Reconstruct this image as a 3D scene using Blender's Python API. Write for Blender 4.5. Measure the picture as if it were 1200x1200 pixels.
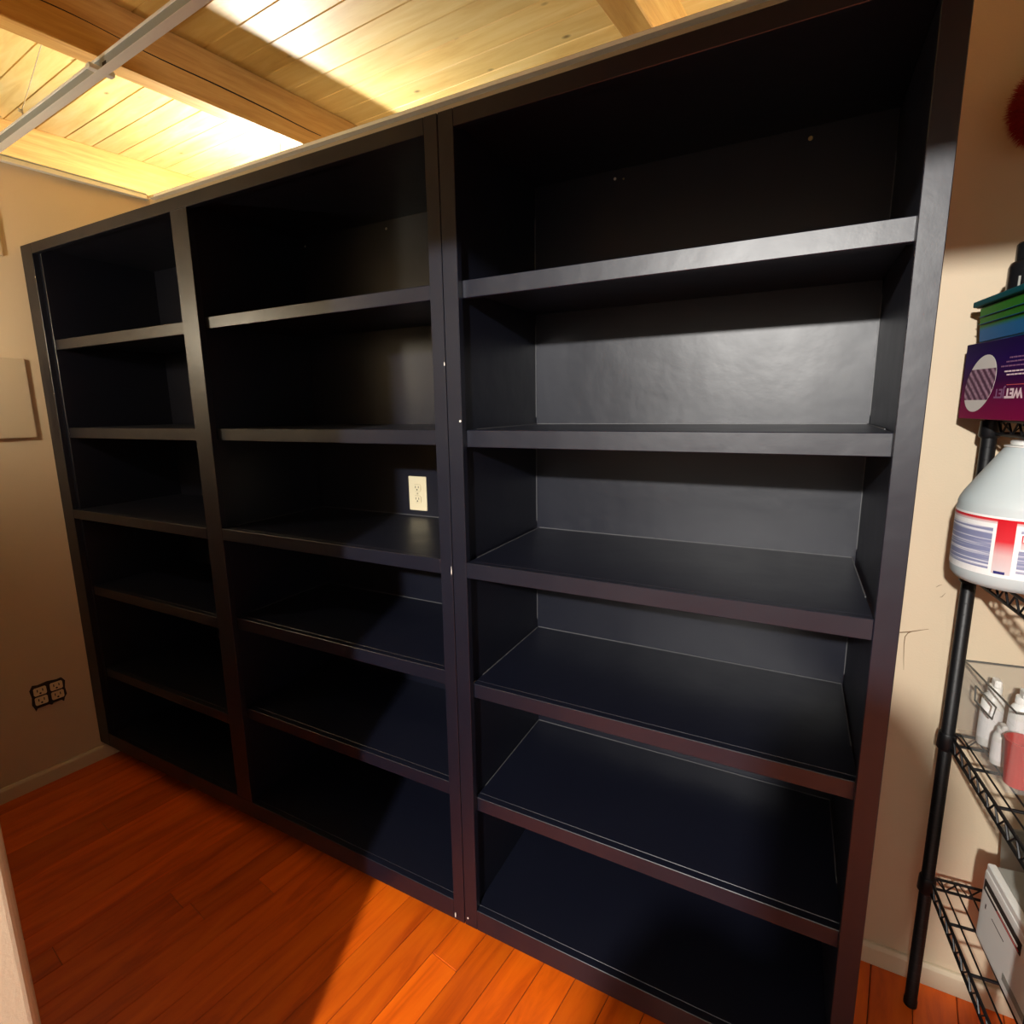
import bpy, bmesh, math, random
from mathutils import Vector, Matrix

for o in list(bpy.data.objects):
    bpy.data.objects.remove(o)
SC = bpy.context.scene
COL = SC.collection

# ------------------------------------------------------------------ camera
cam_data = bpy.data.cameras.new('camera')
cam = bpy.data.objects.new('camera', cam_data)
COL.objects.link(cam)
cam_data.sensor_fit = 'HORIZONTAL'
cam_data.sensor_width = 36.0
cam_data.lens = 635.34 / 1200 * 36.0
cam_data.shift_x = 7.0 / 1200
cam_data.shift_y = -10.0 / 1200
cam_data.clip_start = 0.02
RIGHT = Vector((0.88466995, 0.46593429, -0.01625774))
DOWN = Vector((0.06789165, -0.16324902, -0.98424615))
FWD = Vector((-0.46124809, 0.86962923, -0.17605455))
M = Matrix((RIGHT, -DOWN, -FWD)).transposed().to_4x4()
M.translation = Vector((2.55586, -1.05111, 1.47294))
cam.matrix_world = M
SC.camera = cam

# ------------------------------------------------------------------ world, lights, exposure
world = bpy.data.worlds.new('world')
SC.world = world
world.use_nodes = True
world.node_tree.nodes['Background'].inputs[0].default_value = (0.5, 0.45, 0.4, 1)
world.node_tree.nodes['Background'].inputs[1].default_value = 0.004
vs = SC.view_settings
vs.view_transform = 'Standard'
vs.look = 'None'
vs.gamma = 1.0
vs.use_curve_mapping = False
vs.exposure = 0.0

LAMP_HALL = (2.37, -2.50, 2.13)      # ceiling bulb of the adjoining hall, shining through the doorway
HALL_POWER = 450.0
SHOP_STRENGTH = 2500.0               # bulb behind the back partition, below the roof boards
CORNER_STRENGTH = 300.0              # floor lamp in the near left corner, outside the photograph
ld = bpy.data.lights.new('hall_bulb', 'POINT')
ld.energy = HALL_POWER
ld.color = (1.0, 0.965, 0.91)
ld.shadow_soft_size = 0.035
lo = bpy.data.objects.new('hall_bulb', ld)
lo.location = LAMP_HALL
COL.objects.link(lo)

# ------------------------------------------------------------------ materials
MATS = {}
def srgb(r, g, b):
    f = lambda c: (c / 255 / 12.92) if c <= 10 else ((c / 255 + 0.055) / 1.055) ** 2.4
    return (f(r), f(g), f(b), 1.0)

def new_mat(name):
    m = bpy.data.materials.new(name)
    m.use_nodes = True
    nt = m.node_tree
    for n in list(nt.nodes):
        nt.nodes.remove(n)
    out = nt.nodes.new('ShaderNodeOutputMaterial')
    b = nt.nodes.new('ShaderNodeBsdfPrincipled')
    nt.links.new(b.outputs[0], out.inputs[0])
    MATS[name] = m
    return m, nt, b

def plain(name, col, rough=0.5, metal=0.0, spec=0.5, bump=0.0, bscale=60.0, var=0.0, coat=0.0):
    m, nt, b = new_mat(name)
    b.inputs['Base Color'].default_value = col
    b.inputs['Roughness'].default_value = rough
    b.inputs['Metallic'].default_value = metal
    b.inputs['Specular IOR Level'].default_value = spec
    b.inputs['Coat Weight'].default_value = coat
    if bump or var:
        tc = nt.nodes.new('ShaderNodeTexCoord')
        no = nt.nodes.new('ShaderNodeTexNoise')
        no.inputs['Scale'].default_value = bscale
        no.inputs['Detail'].default_value = 5
        nt.links.new(tc.outputs['Object'], no.inputs['Vector'])
        if bump:
            bp = nt.nodes.new('ShaderNodeBump')
            bp.inputs['Strength'].default_value = bump
            bp.inputs['Distance'].default_value = 0.01
            nt.links.new(no.outputs['Fac'], bp.inputs['Height'])
            nt.links.new(bp.outputs[0], b.inputs['Normal'])
        if var:
            n2 = nt.nodes.new('ShaderNodeTexNoise')
            n2.inputs['Scale'].default_value = 3.0
            n2.inputs['Detail'].default_value = 3
            nt.links.new(tc.outputs['Object'], n2.inputs['Vector'])
            mx = nt.nodes.new('ShaderNodeMix')
            mx.data_type = 'RGBA'
            mx.inputs['A'].default_value = tuple(c * (1 - var) for c in col[:3]) + (1,)
            mx.inputs['B'].default_value = tuple(min(1, c * (1 + var)) for c in col[:3]) + (1,)
            nt.links.new(n2.outputs['Fac'], mx.inputs['Factor'])
            nt.links.new(mx.outputs['Result'], b.inputs['Base Color'])
    return m

def wood(name, c_dark, c_mid, c_light, rough, along, stretch=14.0, scale=5.0, knots=0.0, coat=0.0, bump=0.1, rnd=0.35):
    """grain runs along the object's local axis `along`; each board gets its own tone"""
    m, nt, b = new_mat(name)
    N = nt.nodes.new
    L = nt.links.new
    tc = N('ShaderNodeTexCoord')
    oi = N('ShaderNodeObjectInfo')
    mul = N('ShaderNodeMath'); mul.operation = 'MULTIPLY'; mul.inputs[1].default_value = 37.0
    L(oi.outputs['Random'], mul.inputs[0])
    add = N('ShaderNodeVectorMath'); add.operation = 'ADD'
    L(tc.outputs['Object'], add.inputs[0]); L(mul.outputs[0], add.inputs[1])
    mp = N('ShaderNodeMapping')
    s = [stretch, stretch, stretch]
    s[along] = 1.0
    mp.inputs['Scale'].default_value = s
    L(add.outputs[0], mp.inputs['Vector'])
    n1 = N('ShaderNodeTexNoise')
    n1.inputs['Scale'].default_value = scale; n1.inputs['Detail'].default_value = 6
    n1.inputs['Roughness'].default_value = 0.6; n1.inputs['Distortion'].default_value = 0.6
    L(mp.outputs[0], n1.inputs['Vector'])
    rp = N('ShaderNodeValToRGB')
    rp.color_ramp.elements[0].position = 0.28; rp.color_ramp.elements[0].color = c_dark
    rp.color_ramp.elements[1].position = 0.72; rp.color_ramp.elements[1].color = c_light
    e = rp.color_ramp.elements.new(0.5); e.color = c_mid
    L(n1.outputs['Fac'], rp.inputs[0])
    hs = N('ShaderNodeHueSaturation')
    mr = N('ShaderNodeMapRange')
    mr.inputs['To Min'].default_value = 1 - rnd; mr.inputs['To Max'].default_value = 1 + rnd
    L(oi.outputs['Random'], mr.inputs['Value'])
    L(mr.outputs[0], hs.inputs['Value'])
    L(rp.outputs[0], hs.inputs['Color'])
    colour = hs.outputs[0]
    if knots:
        vo = N('ShaderNodeTexVoronoi'); vo.inputs['Scale'].default_value = knots
        mk = N('ShaderNodeMapping')
        sk = [1.0, 1.0, 1.0]; sk[along] = 0.55
        mk.inputs['Scale'].default_value = sk
        L(add.outputs[0], mk.inputs['Vector']); L(mk.outputs[0], vo.inputs['Vector'])
        kr = N('ShaderNodeValToRGB')
        kr.color_ramp.elements[0].position = 0.03; kr.color_ramp.elements[0].color = (1, 1, 1, 1)
        kr.color_ramp.elements[1].position = 0.10; kr.color_ramp.elements[1].color = (0, 0, 0, 1)
        L(vo.outputs['Distance'], kr.inputs[0])
        mx = N('ShaderNodeMix'); mx.data_type = 'RGBA'
        mx.inputs['B'].default_value = tuple(c * 0.35 for c in c_dark[:3]) + (1,)
        L(kr.outputs[0], mx.inputs['Factor']); L(colour, mx.inputs['A'])
        colour = mx.outputs['Result']
    L(colour, b.inputs['Base Color'])
    b.inputs['Roughness'].default_value = rough
    b.inputs['Coat Weight'].default_value = coat
    b.inputs['Coat Roughness'].default_value = 0.22
    if bump:
        bp = N('ShaderNodeBump'); bp.inputs['Strength'].default_value = bump; bp.inputs['Distance'].default_value = 0.004
        L(n1.outputs['Fac'], bp.inputs['Height']); L(bp.outputs[0], b.inputs['Normal'])
    return m

def paint_mat():
    """dark navy-black semi-gloss paint with roller texture"""
    m, nt, b = new_mat('navy_paint')
    N = nt.nodes.new; L = nt.links.new
    tc = N('ShaderNodeTexCoord')
    n1 = N('ShaderNodeTexNoise'); n1.inputs['Scale'].default_value = 7.0; n1.inputs['Detail'].default_value = 3
    n2 = N('ShaderNodeTexNoise'); n2.inputs['Scale'].default_value = 160.0; n2.inputs['Detail'].default_value = 2
    L(tc.outputs['Object'], n1.inputs['Vector']); L(tc.outputs['Object'], n2.inputs['Vector'])
    b1 = N('ShaderNodeBump'); b1.inputs['Strength'].default_value = 0.18; b1.inputs['Distance'].default_value = 0.012
    b2 = N('ShaderNodeBump'); b2.inputs['Strength'].default_value = 0.04; b2.inputs['Distance'].default_value = 0.002
    L(n1.outputs['Fac'], b1.inputs['Height']); L(n2.outputs['Fac'], b2.inputs['Height'])
    L(b1.outputs[0], b2.inputs['Normal']); L(b2.outputs[0], b.inputs['Normal'])
    rr = N('ShaderNodeMapRange'); rr.inputs['To Min'].default_value = 0.37; rr.inputs['To Max'].default_value = 0.46
    L(n1.outputs['Fac'], rr.inputs['Value']); L(rr.outputs[0], b.inputs['Roughness'])
    b.inputs['Base Color'].default_value = (0.0040, 0.0050, 0.0125, 1)
    b.inputs['Specular IOR Level'].default_value = 0.62
    return m

paint_mat()
wood('floor_fir', (0.46, 0.055, 0.0008, 1), (0.70, 0.108, 0.0015, 1), (0.80, 0.150, 0.003, 1), 0.45, 1, 8, 2.6, coat=0.12, bump=0.05, rnd=0.20)
wood('ceiling_pine', (0.69, 0.42, 0.115, 1), (0.78, 0.525, 0.165, 1), (0.84, 0.61, 0.235, 1), 0.55, 0, 9, 3.0, knots=9.0, bump=0.15, rnd=0.12)
wood('beam_fir', (0.48, 0.22, 0.040, 1), (0.60, 0.31, 0.065, 1), (0.68, 0.39, 0.10, 1), 0.6, 1, 14, 4.0, bump=0.2, rnd=0.05)
plain('wood_dark', (0.02, 0.008, 0.003, 1), 0.8)
plain('wall_beige', (0.60, 0.49, 0.345, 1), 0.62, bump=0.06, bscale=240, var=0.05)
plain('panel_beige', (0.50, 0.41, 0.29, 1), 0.6, bump=0.05, bscale=300)
plain('trim_beige', (0.62, 0.53, 0.385, 1), 0.4, bump=0.03, bscale=30)
plain('hall_paint', (0.20, 0.185, 0.165, 1), 0.8)
plain('grid_metal', (0.86, 0.88, 0.90, 1), 0.4)
plain('grid_bluegrey', (0.35, 0.42, 0.50, 1), 0.45, metal=0.3)
plain('wire_steel', (0.55, 0.55, 0.55, 1), 0.35, metal=0.9)
plain('caulk', (0.10, 0.10, 0.105, 1), 0.5)
plain('chip_white', (0.72, 0.68, 0.60, 1), 0.7)
plain('brass', (0.60, 0.47, 0.22, 1), 0.35, metal=0.8)
plain('outlet_almond', (0.80, 0.70, 0.47, 1), 0.35)
plain('outlet_dark', (0.02, 0.012, 0.008, 1), 0.7)
plain('outlet_shade', (0.42, 0.35, 0.21, 1), 0.5)
plain('black_steel', (0.004, 0.004, 0.005, 1), 0.45, spec=0.35)
plain('black_plastic', (0.008, 0.008, 0.009, 1), 0.25)
plain('white_plastic', (0.74, 0.74, 0.70, 1), 0.35)
plain('grey_plastic', (0.26, 0.26, 0.23, 1), 0.5)
plain('jug_plastic', (0.48, 0.54, 0.55, 1), 0.55, bump=0.02, bscale=12)
plain('label_white', (0.80, 0.79, 0.78, 1), 0.4)
plain('label_navy', (0.02, 0.02, 0.14, 1), 0.4)
plain('red_plastic', (0.50, 0.02, 0.012, 1), 0.3)
plain('red_fluff', (0.33, 0.012, 0.010, 1), 0.9)
plain('teal_lid', (0.002, 0.075, 0.090, 1), 0.6, spec=0.06)
plain('print_white', (0.80, 0.62, 0.66, 1), 0.5)
plain('print_grey', (0.22, 0.10, 0.20, 1), 0.5)
plain('print_red', (0.62, 0.10, 0.09, 1), 0.5)
plain('pad_white', (0.62, 0.58, 0.54, 1), 0.8)
plain('crack_brown', (0.17, 0.11, 0.06, 1), 0.9)
plain('scuff_grey', (0.30, 0.24, 0.17, 1), 0.9)

def clear_mat():
    m, nt, b = new_mat('clear_plastic')
    b.inputs['Base Color'].default_value = (0.40, 0.40, 0.38, 1)
    b.inputs['Roughness'].default_value = 0.06
    b.inputs['IOR'].default_value = 1.35
    b.inputs['Alpha'].default_value = 0.12
clear_mat()
plain('clear_edge', (0.10, 0.10, 0.09, 1), 0.15)

def gradient_mat(name, axis, stops, rough=0.35):
    """printed colour gradient along a generated axis"""
    m, nt, b = new_mat(name)
    tc = nt.nodes.new('ShaderNodeTexCoord')
    sp = nt.nodes.new('ShaderNodeSeparateXYZ')
    rp = nt.nodes.new('ShaderNodeValToRGB')
    nt.links.new(tc.outputs['Generated'], sp.inputs[0])
    nt.links.new(sp.outputs[axis], rp.inputs[0])
    el = rp.color_ramp.elements
    el[0].position, el[0].color = stops[0]
    el[1].position, el[1].color = stops[-1]
    for p, c in stops[1:-1]:
        e = el.new(p); e.color = c
    nt.links.new(rp.outputs[0], b.inputs['Base Color'])
    b.inputs['Roughness'].default_value = rough
    b.inputs['Specular IOR Level'].default_value = 0.06
    return m
gradient_mat('box_print', 2, [(0.0, (0.20, 0.005, 0.050, 1)), (0.20, (0.16, 0.004, 0.050, 1)), (0.50, (0.035, 0.003, 0.045, 1)), (0.75, (0.016, 0.003, 0.070, 1)), (1.0, (0.009, 0.003, 0.045, 1))], 0.5)
gradient_mat('bin_print', 2, [(0.0, (0.002, 0.11, 0.30, 1)), (0.34, (0.002, 0.12, 0.32, 1)), (0.46, (0.010, 0.14, 0.006, 1)), (1.0, (0.018, 0.18, 0.012, 1))], 0.4)
gradient_mat('label_red', 2, [(0.0, (0.60, 0.55, 0.56, 1)), (0.35, (0.60, 0.40, 0.40, 1)), (0.60, (0.55, 0.03, 0.04, 1)), (1.0, (0.50, 0.012, 0.02, 1))])

def textlines_mat():
    """fine printed text lines, too small to read"""
    m, nt, b = new_mat('label_text')
    N = nt.nodes.new; L = nt.links.new
    tc = N('ShaderNodeTexCoord')
    mp = N('ShaderNodeMapping'); mp.inputs['Scale'].default_value = (6, 6, 330)
    L(tc.outputs['Object'], mp.inputs['Vector'])
    n = N('ShaderNodeTexNoise'); n.inputs['Scale'].default_value = 1.0; n.inputs['Detail'].default_value = 4
    L(mp.outputs[0], n.inputs['Vector'])
    rp = N('ShaderNodeValToRGB')
    rp.color_ramp.elements[0].position = 0.50; rp.color_ramp.elements[0].color = (0.20, 0.22, 0.36, 1)
    rp.color_ramp.elements[1].position = 0.66; rp.color_ramp.elements[1].color = (0.72, 0.72, 0.76, 1)
    L(n.outputs['Fac'], rp.inputs[0]); L(rp.outputs[0], b.inputs['Base Color'])
    b.inputs['Roughness'].default_value = 0.4
textlines_mat()

def emit_mat(name, col, s):
    m = bpy.data.materials.new(name); m.use_nodes = True
    nt = m.node_tree
    for n in list(nt.nodes): nt.nodes.remove(n)
    out = nt.nodes.new('ShaderNodeOutputMaterial'); e = nt.nodes.new('ShaderNodeEmission')
    e.inputs[0].default_value = col; e.inputs[1].default_value = s
    nt.links.new(e.outputs[0], out.inputs[0])
    MATS[name] = m
emit_mat('bulb_glow', (1.0, 0.88, 0.66, 1), CORNER_STRENGTH)
emit_mat('lamp_glow', (0.93, 0.96, 1.0, 1), SHOP_STRENGTH)
emit_mat('fill_glow', (0.93, 0.96, 1.0, 1), SHOP_STRENGTH * 0.36)

# ------------------------------------------------------------------ mesh helpers
def finish(name, bm, mat, parent=None, loc=(0, 0, 0), rot=(0, 0, 0), smooth=False):
    me = bpy.data.meshes.new(name)
    bmesh.ops.recalc_face_normals(bm, faces=bm.faces[:])
    if smooth:
        for f in bm.faces: f.smooth = True
    bm.to_mesh(me); bm.free()
    me.materials.append(MATS[mat])
    o = bpy.data.objects.new(name, me)
    COL.objects.link(o)
    o.location = loc; o.rotation_euler = rot
    if parent is not None: o.parent = parent
    return o

def bm_box(bm, x0, x1, y0, y1, z0, z1, bevel=0.0, seg=1):
    g = bmesh.ops.create_cube(bm, size=1.0)
    for v in g['verts']:
        v.co = Vector((x0 + (v.co.x + .5) * (x1 - x0), y0 + (v.co.y + .5) * (y1 - y0), z0 + (v.co.z + .5) * (z1 - z0)))
    if bevel:
        es = {e for v in g['verts'] for e in v.link_edges}
        bmesh.ops.bevel(bm, geom=list(es), offset=bevel, segments=seg, profile=0.6, affect='EDGES')

def box(name, mat, x0, x1, y0, y1, z0, z1, parent=None, bevel=0.0, seg=1, origin=None):
    """box in the parent's space; its origin is put at the box centre so that textures are local"""
    cx, cy, cz = origin if origin else ((x0 + x1) / 2, (y0 + y1) / 2, (z0 + z1) / 2)
    bm = bmesh.new()
    bm_box(bm, x0 - cx, x1 - cx, y0 - cy, y1 - cy, z0 - cz, z1 - cz, bevel, seg)
    return finish(name, bm, mat, parent, (cx, cy, cz))

def bm_tube(bm, pts, r, seg=8, caps=True):
    pts = [Vector(p) for p in pts]
    rs = r if isinstance(r, (list, tuple)) else [r] * len(pts)
    rings = []
    for i, p in enumerate(pts):
        d = (pts[min(i + 1, len(pts) - 1)] - pts[max(i - 1, 0)]).normalized()
        a = d.orthogonal().normalized() if i == 0 else (a - d * a.dot(d)).normalized()
        b = d.cross(a)
        rings.append([bm.verts.new(p + (a * math.cos(t) + b * math.sin(t)) * rs[i]) for t in [2 * math.pi * k / seg for k in range(seg)]])
    for A, B in zip(rings, rings[1:]):
        for k in range(seg):
            bm.faces.new((A[k], A[(k + 1) % seg], B[(k + 1) % seg], B[k]))
    if caps:
        bm.faces.new(rings[0]); bm.faces.new(rings[-1])

def bm_lathe(bm, prof, seg=40, c=(0, 0)):
    rings = []
    for r, z in prof:
        rings.append([bm.verts.new((c[0] + r * math.cos(2 * math.pi * k / seg), c[1] + r * math.sin(2 * math.pi * k / seg), z)) for k in range(seg)])
    for A, B in zip(rings, rings[1:]):
        for k in range(seg):
            bm.faces.new((A[k], A[(k + 1) % seg], B[(k + 1) % seg], B[k]))
    bm.faces.new(rings[0]); bm.faces.new(rings[-1])

def lathe(name, mat, prof, parent=None, loc=(0, 0, 0), seg=40, smooth=True):
    bm = bmesh.new(); bm_lathe(bm, prof, seg)
    o = finish(name, bm, mat, parent, loc, smooth=smooth)
    if smooth:
        for e in o.data.edges: pass
        o.data.set_sharp_from_angle(angle=math.radians(40))
    return o

def prism(name, mat, pts, axis, a0, a1, parent=None, bevel=0.0, loc=(0, 0, 0)):
    """extrude a 2D outline along axis ('x','y','z')"""
    bm = bmesh.new()
    def P(p, a):
        return {'x': (a, p[0], p[1]), 'y': (p[0], a, p[1]), 'z': (p[0], p[1], a)}[axis]
    A = [bm.verts.new(P(p, a0)) for p in pts]; B = [bm.verts.new(P(p, a1)) for p in pts]
    n = len(pts)
    bm.faces.new(A); bm.faces.new(B)
    for k in range(n):
        bm.faces.new((A[k], A[(k + 1) % n], B[(k + 1) % n], B[k]))
    if bevel:
        bmesh.ops.bevel(bm, geom=bm.edges[:], offset=bevel, segments=1, affect='EDGES')
    return finish(name, bm, mat, parent, loc)

def empty(name, loc=(0, 0, 0), rotz=0.0):
    o = bpy.data.objects.new(name, None)
    COL.objects.link(o)
    o.location = loc; o.rotation_euler = (0, 0, rotz)
    o.empty_display_size = 0.05
    return o

def tag(o, label, cat, group=None):
    o['label'] = label; o['category'] = cat
    if group: o['group'] = group
    return o

def struct(o):
    o['kind'] = 'structure'
    return o

def text_mesh(name, txt, size, mat, parent, matrix, bold=0.0):
    cu = bpy.data.curves.new('t', 'FONT')
    cu.body = txt; cu.size = size; cu.align_x = 'CENTER'; cu.align_y = 'CENTER'; cu.offset = bold; cu.extrude = 0.0001
    t = bpy.data.objects.new('t', cu)
    COL.objects.link(t)
    dg = bpy.context.evaluated_depsgraph_get()
    me = bpy.data.meshes.new_from_object(t.evaluated_get(dg))
    bpy.data.objects.remove(t); bpy.data.curves.remove(cu)
    me.materials.clear(); me.materials.append(MATS[mat])
    o = bpy.data.objects.new(name, me)
    COL.objects.link(o)
    o.parent = parent
    o.matrix_local = matrix
    return o

# ------------------------------------------------------------------ the setting: floor
rng = random.Random(7)
FY = math.radians(8.5)                      # floor boards run slightly skew to the bookcase
floor = struct(box('floor', 'wood_dark', -0.6, 4.4, -4.3, 0.62, -0.06, -0.0045))
fl_in = floor.location.copy()
BW = 0.0885
def board(p_across, s0, s1):
    ca, sa = math.cos(FY), math.sin(FY)
    mid = (s0 + s1) / 2
    bm = bmesh.new()
    bm_box(bm, -BW / 2 + 0.0008, BW / 2 - 0.0008, -(s1 - s0) / 2 + 0.0005, (s1 - s0) / 2 - 0.0005, -0.0044, 0.0, 0.0014)
    x = p_across * ca + mid * sa
    y = -p_across * sa + mid * ca
    o = finish('floor_board', bm, 'floor_fir', floor, Vector((x, y, 0)) - fl_in, (0, 0, -FY))
k = 0
for i in range(-3, 48):
    pa = 0.035 + i * BW
    s = -1.15 + pa * 0.148 - rng.random() * 2.2
    end = 0.56 + pa * 0.148
    while s < end:
        l = rng.uniform(1.3, 3.2)
        e = min(s + l, end)
        if end - e < 0.12: e = end
        board(pa, s, e)
        s = e

# ------------------------------------------------------------------ walls
WY = 0.465                                  # back wall face
WTOP = 2.383                                # partitions stop at the ceiling grid, the roof deck shows above
wall_back = struct(box('wall_back', 'wall_beige', -0.25, 4.0, WY, WY + 0.11, 0, WTOP))
LA = math.atan(0.1317)                      # left wall is out of square by 7.5 degrees
wl = bmesh.new()
def leftx(y): return -0.006 + y * math.tan(LA)
ys = (-0.842, WY)
vv = []
for y in ys:
    for dx in (0.0, -0.11):
        for z in (0, WTOP):
            vv.append(wl.verts.new((leftx(y) + dx, y, z)))
bmesh.ops.convex_hull(wl, input=wl.verts[:])
wall_left = struct(finish('wall_left', wl, 'wall_beige'))
JX, JY = 1.798, -0.842                       # door jamb corner that shows at the lower left
HEAD = 1.935
NT = 2.80
pts = [(-0.26, JY), (-0.26, JY - 0.11), (JX - 0.012, JY - 0.11), (JX - 0.004, JY - 0.107), (JX, JY - 0.098)]
for a in range(0, 91, 15):
    t = math.radians(a)
    pts.append((JX - 0.014 + 0.014 * math.cos(t), JY - 0.014 + 0.014 * math.sin(t)))
wall_near = struct(prism('wall_near', 'wall_beige', pts, 'z', 0, NT))
struct(box('wall_near_header', 'wall_beige', JX - 0.002, 3.42, JY - 0.11, JY, HEAD, NT))
struct(box('wall_near_right', 'wall_beige', 3.42, 4.0, JY - 0.11, JY, 0, NT))
struct(box('wall_right', 'wall_beige', 4.0, 4.1, JY - 0.11, WY + 0.11, 0, NT))
# hall behind the photographer
struct(box('wall_hall_left', 'hall_paint', 0.4, 0.5, -4.3, JY - 0.11, 0, 2.6))
struct(box('wall_hall_right', 'hall_paint', 4.2, 4.3, -4.3, JY - 0.11, 0, 2.6))
struct(box('wall_hall_far', 'hall_paint', 0.5, 4.2, -4.4, -4.3, 0, 2.6))
struct(box('ceiling_hall', 'hall_paint', 0.4, 4.3, -4.3, JY - 0.11, 2.6, 2.66))

# baseboards
def skirting(name, pts, L, loc, rotz):
    o = prism(name, 'trim_beige', pts, 'y', 0, L, bevel=0.0015, loc=loc)
    o.rotation_euler = (0, 0, rotz)
    return struct(o)
prof = [(0, 0), (0.014, 0), (0.014, 0.050), (0.009, 0.060), (0, 0.060)]
skirting('baseboard_left', prof, 0.93, (leftx(-0.835) + 0.0005, -0.835, 0.0), -LA)

bb = prism('baseboard_back', 'trim_beige', [(WY, 0), (WY - 0.014, 0), (WY - 0.014, 0.050), (WY - 0.009, 0.060), (WY, 0.060)], 'x', 2.745, 3.995, bevel=0.0015)
struct(bb)

# hairline crack and scuffs in the back wall, seen beside the bookcase
def wall_mark(name, pts, r, mat):
    bm = bmesh.new()
    bm_tube(bm, [(x, WY - 0.0002, z) for x, z in pts], r, 6)
    return finish(name, bm, mat, wall_back, -wall_back.location)
wall_mark('crack', [(2.800, 0.9255), (2.813, 0.926), (2.828, 0.930), (2.846, 0.937), (2.866, 0.9445)], [0.0009, 0.0014, 0.0014, 0.0010, 0.0004], 'crack_brown')
wall_mark('crack', [(2.835, 0.932), (2.8275, 0.927), (2.8228, 0.917), (2.8228, 0.895), (2.825, 0.865), (2.828, 0.833)], [0.0004, 0.0009, 0.0010, 0.0008, 0.0007, 0.0003], 'crack_brown')
wall_mark('scuff', [(2.869, 1.047), (2.874, 1.052), (2.8795, 1.055)], [0.0003, 0.0010, 0.0003], 'scuff_grey')
wall_mark('scuff', [(2.8779, 1.024), (2.882, 1.026), (2.8877, 1.0358)], [0.0003, 0.0011, 0.0003], 'scuff_grey')

# ------------------------------------------------------------------ roof deck, planks and beams (own slightly skew frame)
U = Vector((0.9931, -0.1106, -0.0382)).normalized()
V = Vector((0.1112, 0.9937, 0.0152)); V = (V - U * V.dot(U)).normalized()
NN = U.cross(V)
RM = Matrix((U, V, NN)).transposed().to_4x4()
RM.translation = Vector((0.55, 0.20, 2.56))      # underside of the beams
BD = 0.173                                       # beam depth
bm = bmesh.new(); bm_box(bm, -2.3, 3.75, -1.12, 2.6, BD + 0.020, BD + 0.05)
ceiling = struct(finish('ceiling', bm, 'wood_dark'))
ceiling.matrix_world = RM
PW = 0.1127
for i in range(-11, 21):
    v0 = 0.1865 + i * PW
    u0 = -2.3
    cuts = [-2.3, 3.75]
    for a, b in zip(cuts, cuts[1:]):
        bm = bmesh.new()
        bm_box(bm, -(b - a) / 2, (b - a) / 2, -PW / 2 + 0.0004, PW / 2 - 0.0004, 0, 0.019, 0.0028)
        finish('plank', bm, 'ceiling_pine', ceiling, ((a + b) / 2, v0 + PW / 2, BD))
def beam(u0, u1):
    return box('beam', 'beam_fir', u0, u1, -1.1, 2.5, 0.0, BD - 0.0002, ceiling, bevel=0.003)
b1 = beam(-0.031, 0.047)
b2 = beam(-1.325, -1.237)
b3 = beam(1.428, 1.516)
# long drying check in the side of the middle beam
bm = bmesh.new()
cp, cr = [], []
n = 60
for i in range(n + 1):
    t = i / n
    v = -0.75 + t * 1.42
    cp.append((0.0472 - 0.008, v - 0.70, 0.092 - 0.030 * t + 0.0035 * math.sin(9 * t * 6.28 / 3) + 0.002 * math.sin(23 * t) - BD / 2))
    cr.append(0.0022 * (0.5 + 0.7 * abs(math.sin(5 * t + 1))))
bm_tube(bm, cp, cr, 6)
finish('check_crack', bm, 'wood_dark', b1)

# ------------------------------------------------------------------ suspended-ceiling grid without its tiles
GZ = 2.359
def angle_profile(o):
    t = 0.0012
    return [(0, 0), (0.022, 0), (0.022, t), (t, t), (t, 0.0225), (0, 0.0225)]
t1 = struct(prism('trim_1', 'grid_metal', angle_profile(0), 'y', 0, 1.30, loc=(leftx(-0.835) + 0.0004, -0.835, GZ)))
t1.rotation_euler = (0, 0, -LA)
box('hem', 'grid_bluegrey', 0.0, 0.0028, 0.0, 1.30, 0.0226, 0.0275, t1)
t2 = struct(prism('trim_2', 'grid_metal', [(WY - a, GZ + b) for a, b in angle_profile(0)], 'x', leftx(WY) + 0.03, 3.99))
tee = empty('ceiling_grid_tee', (0.02, -0.052, GZ), -math.atan(0.0735))
tag(tee, 'bare white metal ceiling grid tee running below the pine roof boards', 'grid tee')
TL = 3.93
box('flange', 'grid_metal', 0, TL, -0.012, 0.012, 0, 0.0012, tee)
box('web', 'grid_bluegrey', 0, TL, -0.0008, 0.0008, 0.0012, 0.034, tee)
box('bulb', 'grid_metal', 0, TL, -0.0035, 0.0035, 0.034, 0.040, tee, bevel=0.0008)
for x in (0.86, 1.40, 2.6):
    box('slot', 'outlet_dark', x, x + 0.022, -0.0012, 0.0012, 0.014, 0.022, tee)
box('splice_clip', 'grid_metal', 0.835, 0.855, -0.03, 0.030, 0.002, 0.014, tee, bevel=0.001)
for x in (0.312, 2.2):
    bm = bmesh.new()
    top = 0.36 - x * 0.03
    bm_tube(bm, [(x - 0.012, 0.0, 0.030), (x, 0.002, 0.044), (x + 0.004, 0.002, 0.06), (x - 0.05, 0.06, 0.19), (x - 0.10, 0.12, top - 0.02), (x - 0.105, 0.125, top)], 0.0017, 6)
    bm_tube(bm, [(x, 0.006, 0.052), (x - 0.004, -0.006, 0.055), (x - 0.003, 0.006, 0.060), (x - 0.008, -0.004, 0.064)], 0.0015, 6)
    finish('hanger_wire', bm, 'wire_steel', tee)

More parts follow.
